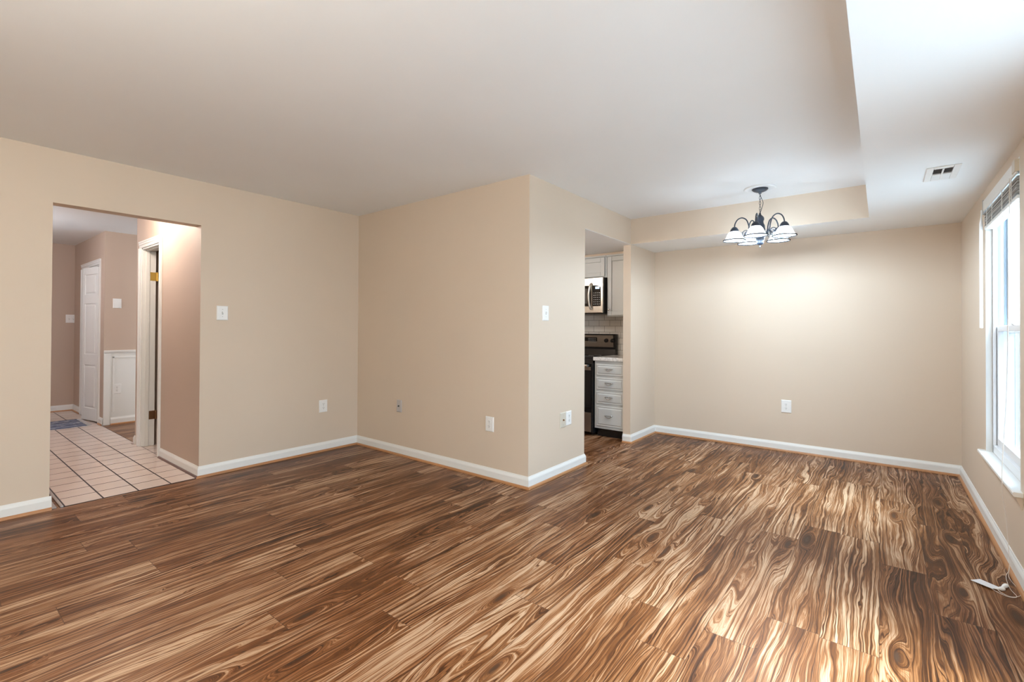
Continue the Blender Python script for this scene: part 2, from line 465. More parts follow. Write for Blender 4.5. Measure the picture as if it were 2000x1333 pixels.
# ------------------------------------------------------------------ baseboards and shoe mouldings
BASE = [(0, 0), (0.013, 0), (0.013, 0.066), (0.010, 0.076), (0.006, 0.084), (0.004, 0.092), (0, 0.092)]
SHP = [(0.013, 0)] + [(0.013 + 0.014*math.cos(k*PI/12), 0.018*math.sin(k*PI/12)) for k in range(0, 7)] + [(0.012, 0.018)]
def sweep(bm, p0, p1, d0, d1, prof, nrm):
    """profile (offset from wall, height) from p0 to p1; d0/d1: +1 outer mitre, -1 inner mitre, 0 square"""
    p0 = Vector((*p0, 0)); p1 = Vector((*p1, 0)); d = (p1-p0).normalized(); n = Vector((*nrm, 0))
    A = [bm.verts.new(p0 + n*o - d*o*d0 + Vector((0,0,z))) for o, z in prof]
    B = [bm.verts.new(p1 + n*o + d*o*d1 + Vector((0,0,z))) for o, z in prof]
    k = len(prof)
    for i in range(k): bm.faces.new((A[i], A[(i+1)%k], B[(i+1)%k], B[i]))
    bm.faces.new(A[::-1]); bm.faces.new(B)
TN = [0]
def baseboard(name, runs, shoe=SHOE):
    bm = new_bm(); bs = new_bm()
    for p0, p1, d0, d1, n in runs:
        sweep(bm, p0, p1, d0, d1, BASE, n); sweep(bs, p0, p1, d0, d1, SHP, n)
    struct('baseboard_' + name, bm, TRIM)
    TN[0] += 1
    struct('trim_%d' % TN[0], bs, shoe)
baseboard('left', [((XL, Y0), (XL, HO0+0.010), 0, 0, (1, 0))])
baseboard('left_corner', [((XL, HO1), (XL, YK), 1, -1, (1, 0))])
baseboard('middle', [((XL, YK), (XP, YK), -1, 1, (0, -1))])
baseboard('pillar', [((XP, YK), (XP, KO0), 1, 1, (1, 0)), ((XP, KO0), (XP-0.088, KO0), 1, 0, (0, 1))])
baseboard('dining', [((XP-0.088, KO1), (XP, KO1), 0, 1, (0, -1)), ((XP, KO1), (XP, YB), 1, -1, (1, 0))])
baseboard('back', [((XP, YB), (XR, YB), -1, -1, (0, -1))])
baseboard('right', [((XR, YB), (XR, Y0), -1, 0, (-1, 0))])
baseboard('hall', [((DX1+0.075, HO1), (XL, HO1), 0, 1, (0, -1))], SHOED)
baseboard('hall_stub', [((-6.20, HO1), (-6.165, HO1), 1, 0, (0, -1)), ((-6.20, HO1+T), (-6.20, HO1), 0, 1, (-1, 0))], ALU)
baseboard('hall_end', [((XE, -1.2), (XE, 1.49), 0, -1, (1, 0))])
baseboard('hall_far', [((XE, 1.49), (BX0-0.07, 1.49), -1, 0, (0, -1)), ((BX1+0.07, 1.49), (XC, 1.49), 0, 1, (0, -1))])
bm = new_bm(); sweep(bm, (XC+0.006, 1.56), (XC+0.006, 3.3), 0, 0, BASE, (1, 0)); struct('baseboard_side_room', bm, TRIM)
bm = new_bm(); sweep(bm, (XC+0.006, 1.56), (XC+0.006, 3.3), 0, 0, SHP, (1, 0)); struct('trim_side_room', bm, SHOE)
# strip along the tile's left edge inside the opening
struct('trim_threshold', boxes(((-5.6, 0.640, 0.0), (XL+0.004, 0.655, 0.007)), ((-5.6, 0.600, 0.0), (XL-0.002, 0.622, 0.005))), ALU)

# ------------------------------------------------------------------ doors
def casing(bm, x0, x1, z, y, w=0.068, dep=0.018):
    """three-sided stepped casing on a wall facing -Y"""
    st = [(0, 0), (0, dep*0.55), (w*0.45, dep*0.55), (w*0.45, dep*0.8), (w*0.78, dep*0.8), (w*0.78, dep), (w, dep), (w, 0)]
    prism(bm, [(x0-o, y-d) for o, d in st], 'z', 0, z)
    prism(bm, [(x1+o, y-d) for o, d in st], 'z', 0, z)
    prism(bm, [(y-d, z+o) for o, d in st], 'x', x0-w, x1+w)
def door_panels(bm, w, h, th, rows, y0):
    """raised-panel leaf in local x 0..w, z 0..h, front face at y0; rows: (z0,z1), one or two columns"""
    cols = [(0.065, w-0.065)] if w < 0.5 else [(0.1, w/2-0.045), (w/2+0.045, w-0.1)]
    box(bm, (0.002, y0+0.008, 0.002), (w-0.002, y0+th-0.008, h-0.002))
    zs = [0] + [c for r in rows for c in r] + [h]
    for k in range(0, len(zs), 2):
        box(bm, (0, y0, zs[k]), (w, y0+th, zs[k+1]))
    xs = [0] + [c for r in cols for c in r] + [w]
    for (r0, r1) in rows:
        for k in range(0, len(xs), 2):
            box(bm, (xs[k], y0, r0), (xs[k+1], y0+th, r1))
        for (c0, c1) in cols:
            for s in (0, 1):
                yy = (y0, y0+0.010) if s == 0 else (y0+th-0.010, y0+th)
                q = 0.022
                if c1-c0 > 3*q:
                    box(bm, (c0+q, yy[0]+(0.002 if s == 0 else 0), r0+q), (c1-q, yy[1]-(0.002 if s else 0), r1-q))
# folding closet door (single panel column leaves), the near leaf pulled slightly into the hall
RW = [(0.16, 0.72), (0.86, 1.52), (1.64, 1.90)]
d1 = bpy.data.objects.new('door_1', None); COL.objects.link(d1); d1['kind'] = 'structure'
def leaf(p0, p1, h, parent, name='leaf'):
    p0 = Vector(p0); p1 = Vector(p1); d = p1-p0; w = d.length
    bm = new_bm(); door_panels(bm, w, h, 0.032, RW, 0.0)
    o = obj(name, bm, TRIM, parent, bevel=0.003)
    o.location = (p0.x, p0.y, 0.018); o.rotation_euler = (0, 0, math.atan2(d.y, d.x)); return o
leaf((-8.33, 1.40), (-7.915, 1.478), 1.995, d1)
leaf((-8.80, 1.50), (-8.338, 1.412), 1.995, d1)
bm = new_bm(); casing(bm, BX0, BX1, BZ, 1.49)
box(bm, (BX0, 1.49, 0), (BX0+0.014, 1.49+T, BZ)); box(bm, (BX1-0.014, 1.49, 0), (BX1, 1.49+T, BZ)); box(bm, (BX0, 1.49, BZ-0.014), (BX1, 1.49+T, BZ))
struct('trim_door_far', bm, TRIM, bevel=0.002)

# hall closet door standing open into its room, with two hinges
bm = new_bm(); casing(bm, DX0, DX1, DZ, HO1)
box(bm, (DX0, HO1, 0), (DX0+0.016, HO1+T, DZ)); box(bm, (DX1-0.016, HO1, 0), (DX1, HO1+T, DZ)); box(bm, (DX0, HO1, DZ-0.016), (DX1, HO1+T, DZ))
box(bm, (DX0+0.016, HO1+0.030, 0), (DX0+0.026, HO1+0.062, DZ-0.016)); box(bm, (DX1-0.026, HO1+0.030, 0), (DX1-0.016, HO1+0.062, DZ-0.016))
box(bm, (DX0+0.016, HO1+0.030, DZ-0.026), (DX1-0.016, HO1+0.062, DZ-0.016))
struct('trim_door_near', bm, TRIM, bevel=0.002)
d2 = bpy.data.objects.new('door_2', None); COL.objects.link(d2); d2['kind'] = 'structure'
bm = new_bm(); door_panels(bm, 0.53, 2.02, 0.034, RW, 0.0)
o = obj('leaf', bm, TRIM, d2, bevel=0.003); o.location = (DX0+0.024, HO1+T+0.028, 0.012); o.rotation_euler = (0, 0, R(91.5))
for (zz, m, lb) in ((1.765, BRASS, 'bright brass hinge'), (0.318, BRONZE, 'darkened bronze hinge')):
    bm = new_bm(); hx, hy = DX0+0.022, HO1+T+0.010
    box(bm, (DX0+0.016, HO1+T-0.048, zz-0.044), (DX0+0.0185, HO1+T+0.004, zz+0.044))
    box(bm, (hx-0.002, hy+0.004, zz-0.044), (hx+0.002, hy+0.032, zz+0.044))
    tube(bm, [(hx, hy, zz-0.046), (hx, hy, zz+0.046)], 0.0065, 12)
    h_ = obj('hinge', bm, m, d2); h_['label'] = lb

# ------------------------------------------------------------------ wall plates
def plate(name, label, cat, loc, rz, w=0.088, h=0.122, mat=PLASTIC, kind='switch', gangs=1, group=None):
    tg = thing(name, label, cat, loc, rz, group)
    bm = new_bm()
    b = 0.006
    A = [(-w/2, 0), (-w/2, -0.003), (-w/2+b, -0.007), (w/2-b, -0.007), (w/2, -0.003), (w/2, 0)]
    # bevelled slab: outer rim low, face raised
    vs = []
    for (o_, y_) in ((0, 0), (0, -0.003), (b, -0.0075)):
        vs.append([bm.verts.new((sx*(w/2-o_), y_, sz*(h/2-o_))) for sx, sz in ((-1,-1),(1,-1),(1,1),(-1,1))])
    for L0, L1 in zip(vs[:-1], vs[1:]):
        for k in range(4): bm.faces.new((L0[k], L0[(k+1)%4], L1[(k+1)%4], L1[k]))
    bm.faces.new(vs[0]); bm.faces.new(vs[-1])
    obj('cover_plate', bm, mat, tg)
    for gi in range(gangs):
        cx = (gi-(gangs-1)/2)*0.046
        if kind == 'switch':
            bm = boxes(((cx-0.0055, -0.0082, -0.0125), (cx+0.0055, -0.0070, 0.0125)))
            obj('toggle_slot', bm, SCREWM, tg)
            bm = new_bm(); prism(bm, [(-0.0075, -0.007), (-0.0075, 0.006), (-0.019, 0.011), (-0.0195, 0.004)], 'x', cx-0.0038, cx+0.0038)
            obj('toggle', bm, mat, tg)
            sc = (0.030, -0.030)
        elif kind == 'outlet':
            for cz in (0.0195, -0.0195):
                bm = new_bm()
                pr = []
                for k in range(24):
                    an = 2*PI*k/24; pr.append((cx+0.0172*math.cos(an), cz+max(-0.0142, min(0.0142, 0.0172*math.sin(an)))))
                prism(bm, pr, 'y', -0.0095, -0.007)
                f_ = obj('receptacle', bm, mat, tg)
                bm = boxes(((cx-0.0072, -0.0101, cz-0.0005), (cx-0.0048, -0.0094, cz+0.0090)), ((cx+0.0048, -0.0101, cz+0.0005), (cx+0.0072, -0.0094, cz+0.0085)))
                pr = [(cx+0.0028*math.cos(2*PI*k/12), cz-0.0068+0.0028*math.sin(2*PI*k/12)) for k in range(12)]
                prism(bm, pr, 'y', -0.0101, -0.0094)
                obj('socket_slots', bm, DARK, f_)
            sc = (0.0,)
        elif kind == 'coax':
            bm = new_bm()
            pr = [(cx+0.0085*math.cos(2*PI*k/6), 0.0085*math.sin(2*PI*k/6)) for k in range(6)]
            prism(bm, pr, 'y', -0.0105, -0.007)
            pr = [(cx+0.0048*math.cos(2*PI*k/16), 0.0048*math.sin(2*PI*k/16)) for k in range(16)]
            prism(bm, pr, 'y', -0.019, -0.0105)
            obj('socket', bm, BLACK if mat is GREYPL else BRONZE, tg)
            sc = (0.042, -0.042)
        else: sc = ()
        for sz in sc:
            bm = new_bm()
            pr = [(cx+0.0030*math.cos(2*PI*k/12), sz+0.0030*math.sin(2*PI*k/12)) for k in range(12)]
            prism(bm, pr, 'y', -0.0087, -0.007)
            obj('screw', bm, SCREWM, tg)
    return tg
PLX = R(90)
plate('light_switch', 'white toggle light switch on the tan wall right of the hall opening', 'light switch', (XL, 1.632, 1.358), PLX)
plate('light_switch', 'white toggle light switch on the narrow wall face beside the kitchen opening', 'light switch', (XP, 3.179, 1.365), PLX)
plate('wall_outlet', 'white outlet low on the tan wall between the hall opening and the room corner', 'outlet', (XL, 2.560, 0.452), PLX, kind='outlet')
plate('wall_outlet', 'white outlet low on the wall left of the projecting corner', 'outlet', (-2.543, YK, 0.450), 0, kind='outlet')
plate('wall_outlet', 'white outlet touching an almond cable plate under the kitchen-side switch', 'outlet', (XP, 3.545, 0.461), PLX, kind='outlet')
plate('wall_outlet', 'white outlet low in the middle of the dining area back wall', 'outlet', (-0.765, YB, 0.459), 0, kind='outlet', w=0.09, h=0.13)
plate('cable_plate', 'small grey cable jack plate near the left room corner', 'cable outlet', (-3.710, YK, 0.477), 0, w=0.074, h=0.12, mat=GREYPL, kind='coax')
plate('cable_plate', 'almond cable jack plate left of a white outlet beside the kitchen opening', 'cable outlet', (XP, 3.452, 0.458), PLX, w=0.092, h=0.13, mat=ALMOND, kind='coax')
plate('light_switch', 'wide white switch plate with three toggles on the hall end wall', 'light switch', (XE, 1.478, 1.353), PLX, w=0.165, h=0.12, gangs=3)
plate('wall_outlet', 'white outlet on the white wainscot panel in the hall', 'outlet', (XC+0.006, 1.622, 0.448), PLX, kind='outlet', w=0.088, h=0.125)
plate('blank_plate', 'blank white square plate on the hall wall above the wainscot', 'wall plate', (XC, 1.616, 1.535), PLX, w=0.085, h=0.122, kind='blank')

# ------------------------------------------------------------------ windows
def window(name, y0, y1, z0, z1, stool=True):
    root = bpy.data.objects.new(name, None); COL.objects.link(root); root['kind'] = 'structure'
    xa, xb = XR+0.030, XR+0.135           # vinyl frame depth
    # painted returns lining the recess
    bm = boxes(((XR-0.001, y1-0.008, z0), (xa, y1, z1)), ((XR-0.001, y0, z0), (xa, y0+0.008, z1)), ((XR-0.001, y0+0.008, z1-0.008), (xa, y1-0.008, z1)))
    obj('return', bm, TRIM, root)
    fw_ = 0.016
    bm = boxes(((xa, y0, z0), (xb, y0+fw_, z1)), ((xa, y1-fw_, z0), (xb, y1, z1)), ((xa, y0+fw_, z1-0.035), (xb, y1-fw_, z1)), ((xa, y0+fw_, z0), (xb, y1-fw_, z0+0.05)), ((xa, y0, z0), (xa+0.014, y0+0.03, z1)), ((xa, y1-0.03, z0), (xa+0.014, y1, z1)))
    obj('window_frame', bm, VINYL, root, bevel=0.002)
    zm = 1.255
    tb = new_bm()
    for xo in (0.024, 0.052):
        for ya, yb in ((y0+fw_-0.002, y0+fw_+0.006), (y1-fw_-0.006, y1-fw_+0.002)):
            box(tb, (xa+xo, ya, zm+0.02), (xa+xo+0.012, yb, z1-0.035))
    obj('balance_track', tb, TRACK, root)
    def sash(xq, s0, s1, nm, w):
        b = boxes(((xq, y0+fw_+0.001, s0), (xq+0.030, y0+fw_+w, s1)), ((xq, y1-fw_-w, s0), (xq+0.030, y1-fw_-0.001, s1)), ((xq, y0+fw_+w, s1-w), (xq+0.030, y1-fw_-w, s1)), ((xq, y0+fw_+w, s0), (xq+0.030, y1-fw_-w, s0+w+0.012)))
        so = obj(nm, b, VINYL, root, bevel=0.003)
        obj('pane', boxes(((xq+0.013, y0+fw_+w-0.005, s0+w), (xq+0.017, y1-fw_-w+0.005, s1-w+0.005))), GLASS, so)
        return so
    sash(xa+0.066, zm-0.03, z1-0.035, 'upper_sash', 0.030)
    ls = sash(xa+0.018, z0+0.05, zm+0.018, 'lower_sash', 0.036)
    obj('sash_lock', boxes(((xa+0.014, (y0+y1)/2-0.03, zm+0.018), (xa+0.04, (y0+y1)/2+0.03, zm+0.03))), VINYL, ls, bevel=0.003)
    obj('insect_screen', boxes(((xb-0.008, y0+fw_, z0+0.05), (xb-0.006, y1-fw_, zm))), SCREEN, root)
    if stool:
        bm = new_bm()
        xf = XR-0.036
        prism(bm, [(xa, z0-0.022), (xf+0.004, z0-0.022), (xf, z0-0.016), (xf, z0-0.004), (xf+0.004, z0), (xa, z0)], 'y', y0-0.05, y1+0.05)
        obj('window_stool', bm, TRIM, root)
        bm = new_bm()
        prism(bm, [(XR, z0-0.022), (XR-0.024, z0-0.022), (XR-0.02, z0-0.04), (XR-0.008, z0-0.07), (XR-0.006, z0-0.085), (XR, z0-0.085)], 'y', y0-0.035, y1+0.035)
        obj('apron', bm, WALL, root)
    return root
window('window_1', *W1)
# sliding glass door beside the camera
d3 = bpy.data.objects.new('door_3', None); COL.objects.link(d3); d3['kind'] = 'structure'
xm = XR+0.09; ya, yb_, zt_ = W2[0], W2[1], W2[3]; ymid = (ya+yb_)/2
obj('frame', boxes(((xm-0.05, ya, 0), (xm+0.05, ya+0.05, zt_)), ((xm-0.05, yb_-0.05, 0), (xm+0.05, yb_, zt_)), ((xm-0.05, ya+0.05, zt_-0.05), (xm+0.05, yb_-0.05, zt_)), ((xm-0.05, ya+0.05, 0), (xm+0.05, yb_-0.05, 0.04)), ((xm-0.03, ymid-0.04, 0.04), (xm+0.03, ymid+0.04, zt_-0.05))), VINYL, d3)
obj('pane', boxes(((xm-0.004, ya+0.05, 0.04), (xm+0.004, yb_-0.05, zt_-0.05))), GLASS, d3)

# daylight portals: help the renderer find the sky through the openings
def portal(name, loc, rot, sx, sy):
    l = bpy.data.lights.new(name, 'AREA'); l.shape = 'RECTANGLE'; l.size = sx; l.size_y = sy
    l.cycles.is_portal = True
    o = bpy.data.objects.new(name, l); COL.objects.link(o); o.location = loc; o.rotation_euler = rot
portal('sky_portal', (XR+WT+0.02, (W1[0]+W1[1])/2, (W1[2]+W1[3])/2), (0, R(90), 0), W1[3]-W1[2], W1[1]-W1[0])
portal('sky_portal', (XR+WT+0.02, (W2[0]+W2[1])/2, (W2[2]+W2[3])/2), (0, R(90), 0), W2[3]-W2[2], W2[1]-W2[0])

# ------------------------------------------------------------------ blind with its cords, card and tassels
bl = thing('window_blind', 'white slatted blind pulled up at the window top, cord reaching the floor', 'blind', (XR, (W1[0]+W1[1])/2, W1[3]))
def L(x, y, z): return (x-XR, y-(W1[0]+W1[1])/2, z-W1[3])
def lbox(bm, p, q): box(bm, L(*p), L(*q))
by0, by1 = W1[0]+0.012, W1[1]-0.012
bm = new_bm(); lbox(bm, (XR-0.006, by0, 2.045), (XR+0.044, by1, 2.09)); obj('headrail', bm, SLAT, bl, bevel=0.004)
bm = new_bm(); lbox(bm, (XR-0.014, by0, 2.018), (XR-0.007, by1, 2.088)); obj('valance', bm, TRIM, bl, bevel=0.003)
bm = new_bm(); lbox(bm, (XR-0.016, by1-0.006, 2.0), (XR+0.01, by1+0.010, 2.095)); obj('bracket', bm, SCREWM, bl, bevel=0.002)
bm = new_bm(); lbox(bm, (XR-0.018, by0-0.004, 2.03), (XR+0.008, by0+0.06, 2.092)); obj('bracket', bm, ALMOND, bl, bevel=0.002)
zs = 2.010; ns = 16
for k in range(ns):
    bm = new_bm(); z = zs - k*0.0056
    pr = []
    for q in range(7):
        s_ = q/6; pr.append((XR-0.006+0.05*s_ - XR, z + 0.004*math.sin(PI*s_) - W1[3]))
    pr2 = [(u_, v_-0.0014) for u_, v_ in pr[::-1]]
    off = random.uniform(-0.004, 0.004)
    prism(bm, [(u_+off, v_) for u_, v_ in pr+pr2], 'y', L(0, by0+0.01, 0)[1], L(0, by1-0.004, 0)[1])
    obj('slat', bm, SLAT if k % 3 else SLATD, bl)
bm = new_bm(); lbox(bm, (XR-0.008, by0+0.01, 1.898), (XR+0.046, by1-0.004, 1.917)); obj('bottom_rail', bm, TRIM, bl, bevel=0.004)
for yy in (4.20, 4.02, 3.72, 3.48):
    bm = new_bm(); tube(bm, [L(XR-0.012, yy, 2.04), L(XR-0.012, yy, 1.90), L(XR+0.02, yy, 1.896)], 0.002, 6); obj('ladder_cord', bm, SLAT, bl)
for yy in (4.12, 3.86):
    bm = new_bm(); lathe(bm, [(0, 0.0), (0.012, 0.0), (0.012, -0.004), (0, -0.006)], 12, L(XR+0.018, yy, 1.898)); obj('rail_plug', bm, CORDM, bl)
bm = new_bm(); tube(bm, [L(XR-0.022, 4.318, 2.03), L(XR-0.022, 4.318, 1.99), L(XR-0.022, 4.330, 1.94), L(XR-0.022, 4.330, 1.258)], [0.003, 0.003, 0.0085, 0.0085], 10); obj('tilt_wand', bm, PLASTIC, bl)
cord = smooth_path([L(XR-0.020, 3.47, 2.02), L(XR-0.024, 3.475, 1.6), L(XR-0.030, 3.49, 0.95), L(XR-0.044, 3.52, 0.46), L(XR-0.030, 3.50, 0.25), L(XR-0.030, 3.43, 0.06), L(0.492, 3.40, 0.004), L(0.485, 3.26, 0.003), L(0.495, 3.18, 0.003), L(0.465, 3.155, 0.003), L(0.43, 3.18, 0.003), L(0.415, 3.21, 0.004), L(0.43, 3.225, 0.006)], 10)
bm = new_bm(); tube(bm, cord, 0.0010, 6); obj('lift_cord', bm, CORDM, bl)
cord = smooth_path([L(XR-0.018, 3.47, 2.02), L(XR-0.022, 3.475, 1.6), L(XR-0.028, 3.488, 0.95), L(XR-0.0425, 3.518, 0.46), L(XR-0.028, 3.505, 0.25), L(XR-0.028, 3.44, 0.06), L(0.503, 3.41, 0.004), L(0.512, 3.30, 0.003), L(0.518, 3.235, 0.003), L(0.500, 3.185, 0.003), L(0.47, 3.162, 0.003), L(0.445, 3.185, 0.003), L(0.436, 3.205, 0.006), L(0.444, 3.215, 0.009)], 10)
bm = new_bm(); tube(bm, cord, 0.0010, 6); obj('lift_cord', bm, CORDM, bl)
def tassel(p0, p1):
    p0, p1 = Vector(p0), Vector(p1); n_ = 8
    pts = [p0.lerp(p1, k/n_) for k in range(n_+1)]; rad = [0.003, 0.0035, 0.0045, 0.006, 0.0078, 0.0092, 0.0098, 0.0092, 0.006]
    bm = new_bm(); tube(bm, pts, rad, 14); return obj('tassel', bm, PLASTIC, bl, smooth=True)
tassel(L(0.425, 3.208, 0.005), L(0.462, 3.222, 0.0100))
tassel(L(0.449, 3.232, 0.006), L(0.477, 3.276, 0.0100))
bm = new_bm()
q = [(0.346, 3.233, 0.010), (0.386, 3.292, 0.003), (0.450, 3.236, 0.005), (0.416, 3.190, 0.009)]
top = [bm.verts.new(L(*p)) for p in q]; bot = [bm.verts.new(L(p[0], p[1], p[2]-0.0012)) for p in q]
bm.faces.new(top); bm.faces.new(bot[::-1])
for k in range(4): bm.faces.new((top[k], bot[k], bot[(k+1)%4], top[(k+1)%4]))
o = obj('warning_card', bm, PAPER, bl); o['label'] = 'white paper card lying on the floor'

# ------------------------------------------------------------------ ceiling vent
vt = thing('ceiling_vent', 'white metal air vent with a dark slotted half in the lower ceiling', 'vent', (0.280, 3.727, HS))
vw, vd = 0.150, 0.300
bm = new_bm()
hx, hy = vw/2, vd/2
box(bm, (-hx, -hy, -0.007), (-0.042, hy, 0)); box(bm, (0.042, -hy, -0.007), (hx, hy, 0))
box(bm, (-0.042, -hy, -0.007), (0.042, -0.115, 0)); box(bm, (-0.042, 0.115, -0.007), (0.042, hy, 0))
obj('frame', bm, PLASTIC, vt, bevel=0.004)
obj('duct', boxes(((-0.042, -0.115, -0.0012), (0.042, 0.115, -0.0002))), DARK, vt)
for k in range(6):
    y_ = -0.112 + k*0.0185
    bm = new_bm()
    prism(bm, [(y_, -0.0072), (y_, -0.0066), (y_+0.012, -0.0036), (y_+0.012, -0.0042)], 'x', -0.041, 0.041)
    obj('louver', bm, GREYPL, vt)
for k in range(6):
    y_ = 0.004 + k*0.0185
    bm = new_bm()
    prism(bm, [(y_, -0.0030), (y_, -0.0018), (y_+0.0175, -0.0078), (y_+0.0175, -0.0088)], 'x', -0.041, 0.041)
    obj('louver', bm, PLASTIC, vt)
obj('divider', boxes(((-0.004, -0.115, -0.0090), (0.004, 0.115, -0.0070)), ((-0.042, -0.002, -0.0088), (0.042, 0.003, -0.0015))), PLASTIC, vt)

# ------------------------------------------------------------------ chandelier
CX, CY = -0.808, 4.428
ch = thing('chandelier', 'dark iron chandelier with five lit white bell shades over the dining area', 'chandelier', (CX, CY, H))
bm = new_bm(); lathe(bm, [(0, 0), (0.122, 0), (0.124, -0.005), (0.116, -0.011), (0.106, -0.010), (0.094, -0.012), (0.086, -0.006), (0, -0.006)], 48)
obj('ceiling_medallion', bm, CEIL, ch, smooth=True)
bm = new_bm(); lathe(bm, [(0, -0.006), (0.061, -0.006), (0.062, -0.012), (0.052, -0.022), (0.030, -0.032), (0.012, -0.036), (0.010, -0.048), (0, -0.050)], 32)
obj('canopy', bm, IRON, ch, smooth=True)
zt, zb = -0.048, -0.205
bm = new_bm(); n = 7; ll = (zt-zb)/n
for k in range(n):
    zc = zt-(k+0.5)*ll; pts = []
    for q_ in range(13):
        an = 2*PI*q_/12; u_, w_ = 0.0065*math.cos(an), (ll*0.62)*math.sin(an)
        pts.append((u_, 0, zc+w_) if k % 2 else (0, u_, zc+w_))
    tube(bm, pts, 0.0016, 6, cap=False)
obj('chain', bm, IRON, ch)
bm = new_bm(); tube(bm, smooth_path([(0, 0, zt), (0.008, 0.002, -0.08), (0.022, 0.006, -0.125), (0.012, 0.002, -0.175), (0, 0, zb-0.01)], 6), 0.0024, 6); obj('wire', bm, IRON, ch)
bm = new_bm()
lathe(bm, [(0, zb), (0.006, zb-0.004), (0.009, zb-0.02), (0.022, zb-0.034), (0.030, zb-0.045), (0.032, zb-0.062), (0.026, zb-0.078), (0.028, zb-0.095), (0.036, zb-0.112), (0.040, zb-0.150),
           (0.038, zb-0.172), (0.044, zb-0.180), (0.044, zb-0.196), (0.036, zb-0.204), (0.040, zb-0.214), (0.032, zb-0.224), (0.034, zb-0.236), (0.026, zb-0.246), (0.030, zb-0.258), (0.022, zb-0.272), (0.006, zb-0.278), (0, zb-0.280)], 32)
obj('body', bm, IRON, ch, smooth=True)
bm = new_bm(); lathe(bm, [(0, zb-0.278), (0.004, zb-0.280), (0.004, zb-0.288), (0.007, zb-0.292), (0.004, zb-0.298), (0, zb-0.300)], 12); obj('finial', bm, IRON, ch, smooth=True)
RAD = 0.197
ANG = [305.3 + 72*k for k in range(5)]
for k5, an in enumerate(ANG):
    # angles measured in the ground plane from the room's across-view direction
    th = R(an + YAW)
    dx, dy = math.cos(th), math.sin(th)
    def P(r_, z_): return (dx*r_, dy*r_, z_)
    holder = -0.322
    path = smooth_path([P(0.036, -0.375), P(0.062, -0.380), P(0.080, -0.350), P(0.086, -0.310), P(0.104, -0.262), P(0.138, -0.242), P(0.172, -0.256), P(0.192, -0.290), P(RAD, holder)], 7)
    bm = new_bm(); tube(bm, path, 0.0052, 8)
    # scroll that curls outward from the foot of the arm
    scr = []
    for q_ in range(26):
        s_ = q_/25; ang2 = -0.5*PI - 0.15*PI + s_*3.1*PI; rr = 0.030*(1-s_)+0.006
        scr.append(P(0.105 + rr*math.cos(ang2), -0.376 + rr*math.sin(ang2)))
    tube(bm, [P(0.077, -0.362)] + scr, 0.0036, 6)
    arm = obj('arm', bm, IRON, ch, smooth=True)
    cx_, cy_ = dx*RAD, dy*RAD
    bm = new_bm(); lathe(bm, [(0, holder+0.006), (0.012, holder+0.004), (0.022, holder-0.004), (0.031, holder-0.018), (0.036, holder-0.034), (0.034, holder-0.036), (0.028, holder-0.020), (0, holder-0.008)], 24, (cx_, cy_, 0))
    obj('shade_cup', bm, IRON, ch, smooth=True)
    z0 = holder-0.030
    prof = [(0.029, 0.0), (0.040, -0.010), (0.051, -0.026), (0.059, -0.044), (0.067, -0.062), (0.078, -0.075), (0.087, -0.081)]
    bm = new_bm(); segs = 64
    outer = []; inner = []
    for (r_, z_) in prof:
        rib = 0.0012
        outer.append([bm.verts.new((cx_+(r_+rib*math.cos(24*2*PI*k/segs))*math.cos(2*PI*k/segs), cy_+(r_+rib*math.cos(24*2*PI*k/segs))*math.sin(2*PI*k/segs), z0+z_)) for k in range(segs)])
    for A_, B_ in zip(outer[:-1], outer[1:]):
        for k in range(segs): bm.faces.new((A_[k], B_[k], B_[(k+1)%segs], A_[(k+1)%segs]))
    sh = obj('lamp_shade', bm, SHADE, ch, smooth=True)
    bm = new_bm(); lathe(bm, [(0.0845, z0-0.0750), (0.0905, z0-0.0770), (0.0905, z0-0.0850), (0.0845, z0-0.0850)], 64, (cx_, cy_, 0), closed=True); obj('rim', bm, RIMM, sh, smooth=True)
    bm = new_bm(); lathe(bm, [(0, holder-0.012), (0.012, holder-0.014), (0.013, holder-0.034), (0.022, holder-0.052), (0.027, holder-0.068), (0.024, holder-0.084), (0.012, holder-0.094), (0, holder-0.096)], 20, (cx_, cy_, 0)); obj('bulb', bm, BULB, ch, smooth=True)
    l = bpy.data.lights.new('bulb_light', 'POINT'); l.energy = 17.0; l.color = (0.68, 0.85, 1.0); l.shadow_soft_size = 0.02
    lo = bpy.data.objects.new('bulb_light', l); COL.objects.link(lo); lo.parent = ch; lo.location = (cx_, cy_, holder-0.103)

# ------------------------------------------------------------------ hall and kitchen ceiling lamps, plus added unseen fill lamps
def dome_lamp(label, loc, watts, color, soft=0.1, drop=0.20):
    tg = thing('ceiling_lamp', label, 'ceiling lamp', loc)
    bm = new_bm(); lathe(bm, [(0, 0), (0.15, 0), (0.155, -0.012), (0.14, -0.022), (0, -0.022)], 32); obj('base', bm, PLASTIC, tg, smooth=True)
    bm = new_bm(); lathe(bm, [(0.138, -0.022), (0.13, -0.05), (0.10, -0.075), (0.05, -0.09), (0, -0.094)], 32); obj('lamp_shade', bm, glow('dome_glow', color, 3.0), tg, smooth=True)
    l = bpy.data.lights.new('lamp_light', 'POINT'); l.energy = watts; l.color = color; l.shadow_soft_size = soft
    lo = bpy.data.objects.new('lamp_light', l); COL.objects.link(lo); lo.parent = tg; lo.location = (0, 0, -drop)
dome_lamp('round white ceiling lamp glowing in the hall beyond the opening', (-5.25, 1.10, H), 24, (1.0, 0.84, 0.71))
dome_lamp('added fill lamp, out of view, brightening the far end of the hall', (-7.2, 0.15, H), 42, (0.95, 0.95, 1.0))  # made-up second hall lamp, hidden from view, added for brightness
dome_lamp('added fill lamp, out of view, lighting the side room past the wainscot', (-6.9, 2.6, H), 2, (1.0, 0.95, 0.88))  # unseen lamp added to light the wainscot side
